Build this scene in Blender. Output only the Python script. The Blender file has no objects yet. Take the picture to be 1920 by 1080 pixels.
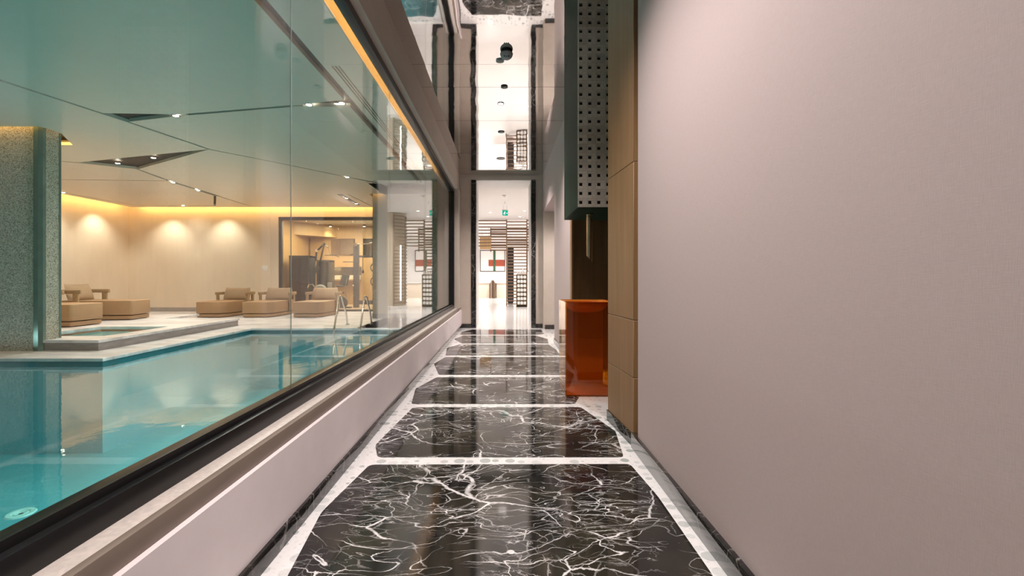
import bpy, bmesh, math, random
from mathutils import Vector, Matrix, geometry
random.seed(7)
PI = math.pi
S = bpy.context.scene
C = S.collection
# ------------------------------------------------------------------ camera
cam = bpy.data.cameras.new('camera'); camo = bpy.data.objects.new('camera', cam); C.objects.link(camo)
camo.location = (0, 0, 1.1); camo.rotation_euler = (PI / 2, 0, 0)
cam.sensor_width = 36; cam.lens = 16.0
cam.shift_x = 16 / 1920; cam.shift_y = -20 / 1920; cam.clip_start = .05; cam.clip_end = 100
S.camera = camo
# ------------------------------------------------------------------ world, exposure
w = bpy.data.worlds.new('world'); S.world = w; w.use_nodes = True
w.node_tree.nodes['Background'].inputs[0].default_value = (.9, .95, 1, 1)
w.node_tree.nodes['Background'].inputs[1].default_value = .02
S.view_settings.view_transform = 'Standard'; S.view_settings.look = 'None'
S.view_settings.exposure = 0.0; S.view_settings.gamma = 1; S.view_settings.use_curve_mapping = False
cy = S.cycles
cy.use_denoising = True; cy.max_bounces = 9; cy.diffuse_bounces = 4; cy.glossy_bounces = 5; cy.use_adaptive_sampling = True; cy.adaptive_threshold = .03
cy.transparent_max_bounces = 24; cy.sample_clamp_indirect = 4.0; cy.caustics_reflective = True; cy.caustics_refractive = False
cy.blur_glossy = .5

def spot(loc, power, angle=110, blend=.8, color=(1, .93, .86), to=None, radius=.06):
    l = bpy.data.lights.new('spot', 'SPOT'); l.energy = power; l.spot_size = math.radians(angle); l.spot_blend = blend
    l.color = color; l.shadow_soft_size = radius
    o = bpy.data.objects.new('spot', l); C.objects.link(o); o.location = loc
    if to: o.rotation_euler = (Vector(to) - Vector(loc)).to_track_quat('-Z', 'Y').to_euler()
    return o
def area(loc, sx, sy, power, color, to, up='Y', spread=180):
    l = bpy.data.lights.new('area', 'AREA'); l.shape = 'RECTANGLE'; l.size = sx; l.size_y = sy; l.energy = power; l.color = color
    l.spread = math.radians(spread)
    o = bpy.data.objects.new('area', l); C.objects.link(o); o.location = loc
    o.rotation_euler = (Vector(to) - Vector(loc)).to_track_quat('-Z', up).to_euler()
    return o
def point(loc, power, color, radius=.1):
    l = bpy.data.lights.new('point', 'POINT'); l.energy = power; l.color = color; l.shadow_soft_size = radius
    o = bpy.data.objects.new('point', l); C.objects.link(o); o.location = loc
    return o
NEUT = (1, .90, .86); WARM = (1, .80, .58); AMBER = (1, .52, .13)
# corridor downlights (fixtures are built further down)
CORR = [(.05, -2.2), (.05, -.5), (.05, 1.3), (-.1, 2.3), (-.04, 5.81), (-.02, 8.5)]
for (x, y), p in zip(CORR, (85, 120, 175, 215, 300, 280)):
    spot((x, y, 3.27), p, 128, 1.0, NEUT, radius=.08)
# doorway room (lobby) ceiling light
for x, y, p in ((.7, 12.0, 150), (-.5, 13.2, 150), (1.6, 14.6, 170), (-.45, 15.6, 150), (3.4, 15.5, 200), (.4, 19.0, 230), (-1.9, 18.6, 230), (2.8, 19.4, 230),
                (-1.9, 22.6, 260), (.1, 22.6, 260), (2.1, 22.6, 260), (4.0, 22.4, 240)):
    spot((x, y, 3.28), p * 1.35, 140, 1.0, (1, .93, .88), radius=.07)
# side passage on the right
spot((1.5, 8.2, 2.45), 110, 120, .6, NEUT, to=(1.2, 9.2, 0))
# cove strips of the pool hall
area((-7.6, 14.43, 3.41), 8.2, .04, 55, AMBER, (-7.6, 14.80, 3.36))
area((-11.78, 9.0, 3.41), .04, 10.8, 70, AMBER, (-12.3, 9.0, 3.36), up='X')
area((-1.115, 4.5, 3.50), .04, 11.0, 42, AMBER, (-1.5, 4.5, 3.47), up='X')
# gym
for x in (-6.9, -5.5): spot((x, 18.0, 3.15), 90, 70, .7, WARM, to=(x, 18.35, 1.8))
area((-5.6, 16.6, 3.15), 3.0, 1.6, 280, (1, .80, .55), (-5.6, 16.6, 0))
# made-up underwater spots, added to brighten the pool water
for y in (1.2, 3.6, 6.0, 8.4): spot((-1.22, y, -.45), 105, 150, .8, (.92, 1, 1), to=(-5.2, y, -1.5), radius=.1)
for y in (-1.0, 1.6, 4.2): spot((-12.0, y, -.45), 105, 150, .8, (.92, 1, 1), to=(-8, y, -1.5), radius=.1)

# ------------------------------------------------------------------ material helpers
class NT:
    def __init__(s, name):
        s.m = bpy.data.materials.new(name); s.m.use_nodes = True; s.t = s.m.node_tree; s.t.nodes.clear()
        s.out = s.t.nodes.new('ShaderNodeOutputMaterial')
    def n(s, typ, ins=None, **props):
        nd = s.t.nodes.new('ShaderNode' + typ)
        for k, v in props.items(): setattr(nd, k, v)
        for k, v in (ins or {}).items(): s.set(nd, k, v)
        return nd
    def set(s, nd, k, v):
        i = nd.inputs[k]
        if hasattr(v, 'is_linked') and hasattr(v, 'links'): s.t.links.new(v, i)
        elif isinstance(v, (tuple, list)) and len(v) == 3 and i.type == 'RGBA': i.default_value = (*v, 1)
        else: i.default_value = v
    def math(s, op, a, b=0.0, clamp=False):
        return s.n('Math', {0: a, 1: b}, operation=op, use_clamp=clamp).outputs[0]
    def rng(s, v, a, b, c=0.0, d=1.0):
        return s.n('MapRange', {'Value': v, 'From Min': a, 'From Max': b, 'To Min': c, 'To Max': d}, clamp=True).outputs[0]
    def mix(s, f, a, b):
        nd = s.n('Mix', data_type='RGBA'); s.set(nd, 0, f); s.set(nd, 6, a); s.set(nd, 7, b); return nd.outputs[2]
    def obj(s): return s.n('TexCoord').outputs['Object']
    def scaled(s, v, sc): return s.n('Mapping', {'Vector': v, 'Scale': sc}).outputs[0]
    def noise(s, v, scale, detail=4, rough=.55): return s.n('TexNoise', {'Vector': v, 'Scale': scale, 'Detail': detail, 'Roughness': rough})
    def bump(s, h, strength, dist=.01): return s.n('Bump', {'Height': h, 'Strength': strength, 'Distance': dist}).outputs[0]
    def done(s, shader): s.t.links.new(shader, s.out.inputs[0]); return s.m
    def prin(s, **k):
        p = s.n('BsdfPrincipled')
        for a, b in k.items(): s.set(p, a.replace('_', ' '), b)
        return p.outputs[0]

def plain(name, col, rough=.5, metal=0.0, vary=.12, scale=6, bump=0.0, bscale=60, stretch=(1, 1, 1), **k):
    t = NT(name); v = t.scaled(t.obj(), stretch)
    f = t.noise(v, scale, 5).outputs[0]
    c = t.mix(t.rng(f, .3, .7), [x * (1 - vary) for x in col], [min(1, x * (1 + vary)) for x in col])
    kw = dict(Base_Color=c, Roughness=rough, Metallic=metal); kw.update(k)
    if bump: kw['Normal'] = t.bump(t.noise(v, bscale, 3).outputs[0], bump)
    return t.done(t.prin(**kw))
def emit(name, col, st):
    t = NT(name); f = t.noise(t.obj(), 3).outputs[0]
    return t.done(t.n('Emission', {'Color': t.mix(f, col, col), 'Strength': st}).outputs[0])
def schlick(t, f0, normal=None):
    lw = t.n('LayerWeight', {'Blend': .5})
    if normal: t.set(lw, 'Normal', normal)
    p = t.math('POWER', lw.outputs['Facing'], 5)
    return t.math('ADD', t.math('MULTIPLY', p, 1 - f0), f0, True)
def glass(name, tint, f0=.04, rough=0.0):
    t = NT(name)
    tr = t.n('BsdfTransparent', {'Color': tint}).outputs[0]
    gl = t.n('BsdfGlossy', {'Color': (1, 1, 1), 'Roughness': rough}).outputs[0]
    return t.done(t.n('MixShader', {0: schlick(t, f0), 1: tr, 2: gl}).outputs[0])

def m_marble(name, base1, base2, vein, scale=1.0, rough=.06, amount=1.0):
    t = NT(name)
    rnd = t.n('ObjectInfo').outputs['Random']
    off = t.n('CombineXYZ', {0: t.math('MULTIPLY', rnd, 37.0), 1: t.math('MULTIPLY', rnd, 91.0), 2: 0.0}).outputs[0]
    v = t.n('VectorMath', {0: t.obj(), 1: off}, operation='ADD').outputs[0]
    def warp(src, sc, amt, det):
        n1 = t.noise(src, sc * scale, det, .6).outputs['Color']
        d = t.n('VectorMath', {0: n1, 1: (.5, .5, .5)}, operation='SUBTRACT').outputs[0]
        d = t.n('VectorMath', {0: d, 'Scale': amt / scale}, operation='SCALE').outputs[0]
        return t.n('VectorMath', {0: src, 1: d}, operation='ADD').outputs[0]
    vv = warp(warp(v, 1.3, .45, 2), 7.0, .07, 5)
    mask = t.noise(v, 1.5 * scale, 3).outputs[0]
    mask2 = t.noise(v, 2.9 * scale, 3).outputs[0]
    def vein_l(sc, wd, mk, lo, hi, rot=0.0, st=(1, 1, 1)):
        q = t.n('Mapping', {'Vector': vv, 'Rotation': (0, 0, rot), 'Scale': st}).outputs[0]
        e = t.n('TexVoronoi', {'Vector': q, 'Scale': sc * scale}, feature='DISTANCE_TO_EDGE').outputs[0]
        wdt = t.math('MULTIPLY', t.rng(mk, lo, hi), wd)
        k = t.math('DIVIDE', e, t.math('ADD', wdt, .003 * sc))
        return t.math('MULTIPLY', t.rng(k, .35, 1.0, 1.0, 0.0), t.rng(mk, lo - .05, lo + .1))
    a = vein_l(1.5, .020 * amount, mask, .44, .80, .5, (.8, 1.5, 1))
    b = vein_l(2.6, .022 * amount, mask2, .47, .85, -.6, (.7, 2.0, 1))
    c = vein_l(5.0, .022 * amount, mask, .50, .86, 1.3, (.7, 2.2, 1))
    g = vein_l(10.0, .02 * amount, mask2, .52, .88, .2, (.8, 1.6, 1))
    f = t.math('MAXIMUM', t.math('MAXIMUM', a, b), t.math('MAXIMUM', t.math('MULTIPLY', c, .7), t.math('MULTIPLY', g, .35)))
    def ridge(sc, wd, rot, st, mk, lo):
        q = t.n('Mapping', {'Vector': vv, 'Rotation': (0, 0, rot), 'Scale': st}).outputs[0]
        e = t.math('ABSOLUTE', t.math('SUBTRACT', t.noise(q, sc * scale, 2, .5).outputs[0], .5))
        return t.math('MULTIPLY', t.rng(e, wd * .35, wd, 1.0, 0.0), t.rng(mk, lo, lo + .12))
    f = t.math('MAXIMUM', f, ridge(2.4, .0032 * amount, .8, (.7, 1.6, 1), mask2, .38))
    f = t.math('MAXIMUM', f, t.math('MULTIPLY', ridge(5.5, .0040 * amount, -.9, (.6, 1.8, 1), mask, .42), .8))
    f = t.math('MAXIMUM', f, t.math('MULTIPLY', ridge(11.0, .0055 * amount, .3, (.5, 1.6, 1), mask2, .47), .6))
    fine = t.noise(v, 14 * scale, 6).outputs[0]
    f = t.math('MULTIPLY', f, t.rng(fine, .3, .55, .35, 1.0), True)
    bc = t.mix(t.rng(t.noise(v, 2.6 * scale, 6).outputs[0], .4, .66), base1, base2)
    return t.done(t.prin(Base_Color=t.mix(f, bc, vein), Roughness=rough, IOR=1.55))
def m_terrazzo(name, base, spotc, spots=True, rough=.08):
    t = NT(name); v = t.obj()
    sp = t.noise(v, 55, 3).outputs[0]
    c = t.mix(t.rng(sp, .55, .8), base, [x * .7 for x in base])
    if spots:
        vo = t.n('TexVoronoi', {'Vector': v, 'Scale': 13.0, 'Randomness': .6}, voronoi_dimensions='2D')
        r = t.n('SeparateColor', {0: vo.outputs['Color']})
        lim = t.math('MULTIPLY', r.outputs[0], .46)
        k = t.rng(t.math('SUBTRACT', lim, vo.outputs['Distance']), 0, .03)
        k = t.math('MULTIPLY', k, t.rng(r.outputs[1], .25, 1, .3, .95))
        c = t.mix(k, c, spotc)
    return t.done(t.prin(Base_Color=c, Roughness=rough, IOR=1.5))
def m_fabric(name, col, vary=.07, bump=.12):
    t = NT(name); v = t.obj()
    a = t.noise(t.scaled(v, (1, 40, 900)), 1.0, 3).outputs[0]
    b = t.noise(t.scaled(v, (1, 900, 40)), 1.0, 3).outputs[0]
    h = t.math('MULTIPLY', t.math('ADD', a, b), .5)
    f = t.rng(h, .36, .64)
    c = t.mix(f, [x * (1 - vary) for x in col], [min(1, x * (1 + vary)) for x in col])
    return t.done(t.prin(Base_Color=c, Roughness=.85, Normal=t.bump(h, bump, .004)))
def m_wood(name, col, dark, rough=.45, axis=2, sc=1.0):
    t = NT(name); v = t.obj()
    st = [26 * sc] * 3; st[axis] = 1.1 * sc
    a = t.noise(t.scaled(v, st), 1.0, 6, .6).outputs[0]
    b = t.noise(v, .9, 2).outputs[0]
    c = t.mix(t.rng(t.math('ADD', t.math('MULTIPLY', a, .8), t.math('MULTIPLY', b, .2)), .32, .7), dark, col)
    return t.done(t.prin(Base_Color=c, Roughness=rough, Normal=t.bump(a, .05, .002)))
def m_mosaic(name, sc=90, lo=(.10, .10, .08), hi=(.66, .62, .54), mid=(.38, .36, .29)):
    t = NT(name); v = t.obj()
    vo = t.n('TexVoronoi', {'Vector': v, 'Scale': float(sc)})
    r = t.n('SeparateColor', {0: vo.outputs['Color']}).outputs[0]
    c = t.mix(t.rng(r, .05, .3), lo, mid); c = t.mix(t.rng(r, .6, .95), c, hi)
    e = t.n('TexVoronoi', {'Vector': v, 'Scale': float(sc)}, feature='DISTANCE_TO_EDGE').outputs[0]
    c = t.mix(t.rng(e, 0, .06, .6, 0), c, (.4, .42, .4))
    return t.done(t.prin(Base_Color=c, Roughness=.3))
def m_mirror():
    t = NT('ceiling mirror'); v = t.obj()
    h = t.noise(t.scaled(v, (1.3, 1.3, 1)), 1.6, 2, .4).outputs[0]
    return t.done(t.prin(Base_Color=(.80, .77, .75), Metallic=1.0, Roughness=.02, Normal=t.bump(h, .06, .03)))
def m_water():
    t = NT('pool water'); v = t.obj()
    h = t.math('ADD', t.noise(t.scaled(v, (1, 1.6, 1)), 1.1, 4, .5).outputs[0], t.math('MULTIPLY', t.noise(v, 7, 3).outputs[0], .3))
    nm = t.bump(h, .22, .012)
    tr = t.n('BsdfTransparent', {'Color': (.72, .97, .98)}).outputs[0]
    gl = t.n('BsdfGlossy', {'Color': (1, 1, 1), 'Roughness': .015, 'Normal': nm}).outputs[0]
    return t.done(t.n('MixShader', {0: schlick(t, .025, nm), 1: tr, 2: gl}).outputs[0])
def m_pooltile():
    t = NT('pool tile'); v = t.obj()
    b = t.n('TexBrick', {'Vector': t.scaled(v, (1, 1, 1)), 'Scale': 20.0, 'Mortar Size': .012, 'Color1': (.12, .46, .53), 'Color2': (.14, .49, .56), 'Mortar': (.19, .53, .56), 'Brick Width': .5, 'Row Height': .5}, offset=0.0).outputs[0]
    c = t.mix(t.rng(t.noise(v, .8, 3).outputs[0], .3, .7), b, (.10, .43, .51))
    return t.done(t.prin(Base_Color=c, Roughness=.35))
def m_deck():
    t = NT('deck stone'); v = t.obj()
    n = t.noise(t.scaled(v, (.7, 2.2, 1)), 1.6, 8, .65).outputs[0]
    c = t.mix(t.rng(n, .36, .66), (.80, .77, .80), (.42, .39, .40))
    return t.done(t.prin(Base_Color=c, Roughness=.3))
def m_foil():
    t = NT('silver foil'); v = t.obj()
    r = t.n('ObjectInfo').outputs['Random']
    n = t.noise(v, 22, 6, .7).outputs[0]
    c = t.mix(t.rng(n, .3, .7), (.56, .50, .43), (.90, .83, .73))
    c = t.mix(t.math('MULTIPLY', r, .45), c, (.36, .31, .26))
    return t.done(t.prin(Base_Color=c, Metallic=.1, Roughness=.4, Normal=t.bump(n, .5, .004)))

M = {
 'wallR': m_fabric('pink grey linen wall cloth', (.50, .405, .395)),
 'wallL': plain('pale pink grey plaster', (.78, .70, .71), .7, vary=.03),
 'wallB': plain('warm beige plaster', (.52, .45, .39), .75, vary=.04),
 'wallP': plain('cream wall panel', (.80, .68, .55), .7, vary=.03, stretch=(1, 1, .2)),
 'white': plain('white plaster', (.86, .83, .81), .6, vary=.02),
 'marble': m_marble('black marble with white veins', (.010, .010, .011), (.040, .035, .024), (.82, .80, .80)),
 'marbleb': m_marble('black marble skirting', (.010, .010, .011), (.03, .027, .022), (.22, .21, .20), .9, .05, .35),
 'terr': m_terrazzo('white terrazzo', (.88, .86, .86), (.38, .42, .41)),
 'terrL': m_terrazzo('lobby terrazzo', (.84, .82, .81), (.5, .5, .5), False, .14),
 'blackframe': plain('black window frame', (.012, .012, .013), .3, .3),
 'ledge': plain('light stone ledge', (.56, .50, .46), .35, vary=.12, scale=60),
 'ledgefront': plain('brown stone edge', (.20, .155, .125), .5, vary=.06),
 'glass': glass('green tinted glass', (.93, .965, .95)),
 'glassc': glass('clear glass', (.93, .95, .93)),
 'mirror': m_mirror(),
 'dark': plain('dark bronze', (.035, .028, .022), .5),
 'darkslot': plain('dark brown slot', (.035, .026, .02), .6),
 'poolceil': plain('pale green satin ceiling', (.66, .61, .53), .34, vary=.02),
 'deck': m_deck(), 'step': plain('grey step stone', (.30, .27, .28), .35, vary=.15, stretch=(1, 1, 4)),
 'pooltile': m_pooltile(), 'poolband': plain('dark teal waterline tile', (.03, .16, .19), .2),
 'water': m_water(), 'spawater': m_water(),
 'mosaic': m_mosaic('green grey mosaic'), 'trim': plain('teal glass corner trim', (.16, .24, .22), .12, .3),
 'tan': plain('tan leather', (.34, .21, .118), .5, vary=.05), 'tan2': plain('tan cushion fabric', (.38, .26, .165), .8, vary=.05),
 'tanwood': m_wood('pale oak', (.42, .29, .17), (.28, .18, .10), axis=0),
 'wood': m_wood('light walnut panel', (.34, .195, .09), (.24, .132, .058)),
 'wooddark': m_wood('brown veneer', (.17, .105, .05), (.10, .06, .028)),
 'gymwood': m_wood('honey veneer', (.58, .38, .18), (.44, .27, .12)),
 'slat': m_wood('walnut slat', (.32, .20, .13), (.21, .13, .085), axis=0),
 'green': plain('dark green lacquer', (.018, .045, .028), .5, vary=.15, scale=3, Specular_IOR_Level=.03),
 'foil': m_foil(), 'hole': plain('black recess', (.006, .005, .005), .8),
 'chrome': plain('polished steel', (.72, .70, .67), .12, 1.0),
 'steel': plain('brushed copper steel', (.62, .50, .40), .22, 1.0),
 'amber': glass('amber glass', (.95, .70, .30), .05), 'amberbowl': plain('amber resin bowl', (.70, .20, .02), .25),
 'amberback': plain('amber resin core', (.46, .20, .03), .35, vary=.15, scale=2),
 'rubber': plain('black rubber', (.02, .02, .02), .6), 'gunmetal': plain('dark grey steel', (.07, .065, .06), .35, .5),
 'shroud': glass('smoked plastic', (.30, .25, .20), .05), 'grey': plain('grey plastic', (.36, .37, .38), .5),
 'red': plain('rust red panel', (.36, .07, .035), .6, vary=.3, scale=20), 'greenbar': plain('dark green panel', (.05, .12, .06), .5),
 'towel': plain('white towel', (.85, .80, .68), .95, bump=.4, bscale=120), 'jar': plain('white porcelain', (.85, .84, .82), .25),
 'signgreen': emit('lit green sign', (.0, .42, .26), 1.1), 'signwhite': emit('lit white pictogram', (.95, 1, .97), 1.3),
 'led': emit('amber led strip', (1, .50, .12), 5), 'lamp': emit('lit lamp lens', (1, .90, .74), 40), 'lampoff': plain('unlit lamp reflector', (.22, .22, .22), .3, .5),
 'lampw': emit('lit white lamp lens', (1, .95, .9), 8),
 'shelfglow': emit('lit shelf back', (1, .83, .45), 1.6),
 'deckskirt': plain('grey stone skirting', (.36, .33, .32), .4),
}
# ------------------------------------------------------------------ mesh helpers
class MB:
    def __init__(s): s.v = []; s.f = []
    def add(s, v, f):
        b = len(s.v); s.v += [tuple(p) for p in v]; s.f += [tuple(b + i for i in q) for q in f]; return s
    def box(s, x0, x1, y0, y1, z0, z1):
        v = [(x, y, z) for z in (z0, z1) for y in (y0, y1) for x in (x0, x1)]
        return s.add(v, [(0, 2, 3, 1), (4, 5, 7, 6), (0, 1, 5, 4), (2, 6, 7, 3), (0, 4, 6, 2), (1, 3, 7, 5)])
    def prism(s, poly, z0, z1):
        a = sum(poly[i][0] * poly[(i + 1) % len(poly)][1] - poly[(i + 1) % len(poly)][0] * poly[i][1] for i in range(len(poly)))
        if a < 0: poly = poly[::-1]
        n = len(poly)
        v = [(x, y, z0) for x, y in poly] + [(x, y, z1) for x, y in poly]
        return s.add(v, [tuple(range(n))[::-1], tuple(range(n, 2 * n))] + [(i, (i + 1) % n, n + (i + 1) % n, n + i) for i in range(n)])
    def prism_y(s, poly, y0, y1):   # polygon in x,z
        n = len(poly)
        v = [(x, y0, z) for x, z in poly] + [(x, y1, z) for x, z in poly]
        return s.add(v, [tuple(range(n)), tuple(range(n, 2 * n))[::-1]] + [(i, n + i, n + (i + 1) % n, (i + 1) % n) for i in range(n)])
    def tube(s, path, r, n=10, closed=False):
        P = [Vector(p) for p in path]; rings = []; up = None
        m = len(P)
        for i, p in enumerate(P):
            if closed: t = (P[(i + 1) % m] - P[i - 1]).normalized()
            else: t = (P[min(i + 1, m - 1)] - P[max(i - 1, 0)]).normalized()
            if up is None: up = t.orthogonal().normalized()
            up = (up - t * up.dot(t)).normalized(); q = t.cross(up)
            rr = r[i] if isinstance(r, (list, tuple)) else r
            rings.append([p + (up * math.cos(a) + q * math.sin(a)) * rr for a in [2 * PI * k / n for k in range(n)]])
        v = [x for g in rings for x in g]; f = []
        for i in range(m if closed else m - 1):
            j = (i + 1) % m
            f += [(i * n + k, i * n + (k + 1) % n, j * n + (k + 1) % n, j * n + k) for k in range(n)]
        if not closed: f += [tuple(range(n))[::-1], tuple((m - 1) * n + k for k in range(n))]
        return s.add(v, f)
    def lathe(s, prof, c=(0, 0, 0), n=20, ax='z'):
        v = []; f = []
        for r, z in prof:
            for k in range(n):
                a = 2 * PI * k / n; p = (r * math.cos(a), r * math.sin(a), z)
                if ax == 'y': p = (p[0], p[2], p[1])
                if ax == 'x': p = (p[2], p[0], p[1])
                v.append((c[0] + p[0], c[1] + p[1], c[2] + p[2]))
        for i in range(len(prof) - 1):
            f += [(i * n + k, i * n + (k + 1) % n, (i + 1) * n + (k + 1) % n, (i + 1) * n + k) for k in range(n)]
        f += [tuple(range(n))[::-1], tuple((len(prof) - 1) * n + k for k in range(n))]
        return s.add(v, f)
    def data(s, name, mat, bevel=0, seg=2, smooth=False, subd=0):
        me = bpy.data.meshes.new(name); me.from_pydata(s.v, [], s.f)
        bm = bmesh.new(); bm.from_mesh(me)
        bmesh.ops.recalc_face_normals(bm, faces=bm.faces)
        if bevel:
            bmesh.ops.bevel(bm, geom=[e for e in bm.edges if e.is_manifold and e.calc_face_angle(0) > .5], offset=bevel, segments=seg, profile=.5, affect='EDGES', clamp_overlap=True)
        bm.to_mesh(me); bm.free()
        if smooth:
            me.polygons.foreach_set('use_smooth', [True] * len(me.polygons))
            try: me.set_sharp_from_angle(angle=math.radians(35))
            except Exception: pass
        me.materials.append(M[mat] if isinstance(mat, str) else mat)
        return me
    def build(s, name, mat, parent=None, bevel=0, seg=2, smooth=None, loc=(0, 0, 0), rz=0):
        me = s.data(name, mat, bevel, seg, bool(bevel) if smooth is None else smooth)
        o = bpy.data.objects.new(name, me); C.objects.link(o); o.parent = parent; o.location = loc; o.rotation_euler = (0, 0, rz)
        return o
def box(*a): return MB().box(*a)
def tag(o, label, cat, group=None, kind=None):
    o['label'] = label; o['category'] = cat
    if group: o['group'] = group
    if kind: o['kind'] = kind
    return o
def thing(name, label, cat, loc=(0, 0, 0), rz=0, group=None):
    o = bpy.data.objects.new(name, None); C.objects.link(o); o.location = loc; o.rotation_euler = (0, 0, rz); o.empty_display_size = .1
    return tag(o, label, cat, group)
def struct(name, mb, mat, parent=None, **k):
    o = mb.build(name, mat, parent, **k)
    if not parent: o['kind'] = 'structure'
    return o
def dup(root, loc, rz=None, label=None):
    r = root.copy(); C.objects.link(r); r.location = loc
    if rz is not None: r.rotation_euler = (0, 0, rz)
    if label: r['label'] = label
    for ch in list(root.children):
        c = ch.copy(); C.objects.link(c); c.parent = r
        for g in list(ch.children):
            d = g.copy(); C.objects.link(d); d.parent = c
    return r
def share(name, me, parent, loc=(0, 0, 0), rot=(0, 0, 0)):
    o = bpy.data.objects.new(name, me); C.objects.link(o); o.parent = parent; o.location = loc; o.rotation_euler = rot
    return o
def rounded(poly, r):
    out = []; n = len(poly)
    for i in range(n):
        p = Vector(poly[i]); a = Vector(poly[i - 1]) - p; b = Vector(poly[(i + 1) % n]) - p
        ra = min(r, a.length * .45); rb = min(r, b.length * .45)
        p0 = p + a.normalized() * ra; p1 = p + b.normalized() * rb
        for k in range(4):
            t = k / 3; out.append(tuple(p0 * (1 - t) ** 2 + p * 2 * t * (1 - t) + p1 * t * t))
    return out
def strip(pts, wd):
    """a thin polygon of width wd along a 2D polyline (list of points or (x,y) with per-point width)"""
    P = [Vector(p) for p in pts]; L = []; R = []
    for i, p in enumerate(P):
        t = (P[min(i + 1, len(P) - 1)] - P[max(i - 1, 0)]).normalized(); nrm = Vector((-t.y, t.x))
        h = (wd[i] if isinstance(wd, (list, tuple)) else wd) / 2
        L.append(tuple(p + nrm * h)); R.append(tuple(p - nrm * h))
    return L + R[::-1]
def cdt_panels(outer, holes):
    """triangles of outer minus holes, as connected components"""
    vs = []; fs = []
    for poly in [outer] + holes:
        if sum(poly[i][0] * poly[(i + 1) % len(poly)][1] - poly[(i + 1) % len(poly)][0] * poly[i][1] for i in range(len(poly))) < 0: poly = poly[::-1]
        b = len(vs); vs += [Vector(p) for p in poly]; fs.append(list(range(b, b + len(poly))))
    V, E_, F, ov, oe, of = geometry.delaunay_2d_cdt(vs, [], fs, 1, 1e-5)
    keep = [f for f, o in zip(F, of) if 0 in o and not any(k > 0 for k in o)]
    par = list(range(len(keep))); edge = {}
    def find(a):
        while par[a] != a: par[a] = par[par[a]]; a = par[a]
        return a
    for i, f in enumerate(keep):
        for k in range(len(f)):
            e = tuple(sorted((f[k], f[(k + 1) % len(f)])))
            if e in edge: par[find(i)] = find(edge[e])
            else: edge[e] = i
    comp = {}
    for i, f in enumerate(keep): comp.setdefault(find(i), []).append(f)
    return V, list(comp.values())
def extrude_tris(V, tris, z0, z1):
    mb = MB(); idx = {}; vs = []
    for f in tris:
        for i in f:
            if i not in idx: idx[i] = len(vs); vs.append(V[i])
    n = len(vs); cnt = {}
    for f in tris:
        for k in range(len(f)):
            a, b = idx[f[k]], idx[f[(k + 1) % len(f)]]; cnt.setdefault(tuple(sorted((a, b))), []).append((a, b))
    faces = [tuple(idx[i] for i in f)[::-1] for f in tris] + [tuple(n + idx[i] for i in f) for f in tris]
    for e, l in cnt.items():
        if len(l) == 1: a, b = l[0]; faces.append((a, b, n + b, n + a))
    return mb.add([(p[0], p[1], z0) for p in vs] + [(p[0], p[1], z1) for p in vs], faces)

H = 3.32            # ceiling height everywhere
XL, XLU, XR = -.91, -.96, .845
YE = 9.9            # end wall of the corridor
# ================================================================== CORRIDOR SHELL
floor = struct('floor', box(-1.0, 1.95, -4, YE - .02, -.12, 0), 'terr')
stones = [
 [(-.72, -1.95), (.72, -1.95), (.78, -1.5), (.74, -1.0), (-.74, -1.0), (-.84, -1.4)],
 [(-.74, -.85), (.70, -.85), (.78, -.3), (.72, .22), (-.70, .22), (-.84, -.2)],
 [(-.70, .35), (.72, .35), (.78, .8), (.72, 1.44), (-.74, 1.44), (-.85, .9)],
 [(-.78, 1.56), (.75, 1.56), (.772, 1.676), (.775, 2.28), (.745, 2.68), (-.785, 2.67), (-.852, 2.13)],
 [(-.77, 2.78), (.735, 2.78), (.80, 3.25), (.655, 3.85), (-.765, 3.85), (-.84, 2.98)],
 [(-.80, 3.95), (.62, 3.95), (.80, 4.5), (.72, 5.01), (-.735, 5.01), (-.868, 4.49)],
 [(-.73, 5.13), (.72, 5.13), (.815, 5.6), (.78, 6.28), (-.80, 6.28), (-.885, 5.79)],
 [(-.815, 6.4), (.80, 6.4), (.80, 6.9), (.74, 7.46), (-.72, 7.46), (-.88, 7.1)],
 [(-.70, 7.57), (.75, 7.57), (.79, 8.1), (.60, 8.6), (-.76, 8.6), (-.88, 8.1)],
 [(-.84, 8.72), (.60, 8.72), (.79, 8.85), (.79, 9.58), (-.66, 9.58), (-.84, 9.15)],
]
for p in stones: MB().prism(rounded(p, .035), -.02, .0015).build('paving_stone', 'marble', floor)
# left wall: parapet, ledge, bulkhead
struct('wall_left', box(-1.075, XL, -4, YE, -.1, .39), 'wallL')
struct('wall_left_upper', box(-1.10, XLU, -4, YE, 2.9375, H + .3), 'wallB')
struct('wall_left_end', box(-1.10, XL - .02, 9.46, YE, .45, 2.95), 'wallB')
struct('baseboard_left', box(XL - .03, XL + .015, -4, YE, -.02, .077), 'marbleb', bevel=.006)
lg = struct('trim_1', box(-1.075, -.955, -4, 9.62, .385, .456), 'ledge', bevel=.004)
struct('ledge_edge', box(-.957, -.93, -4, 9.62, .372, .456), 'ledgefront', lg, bevel=.003)
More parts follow.
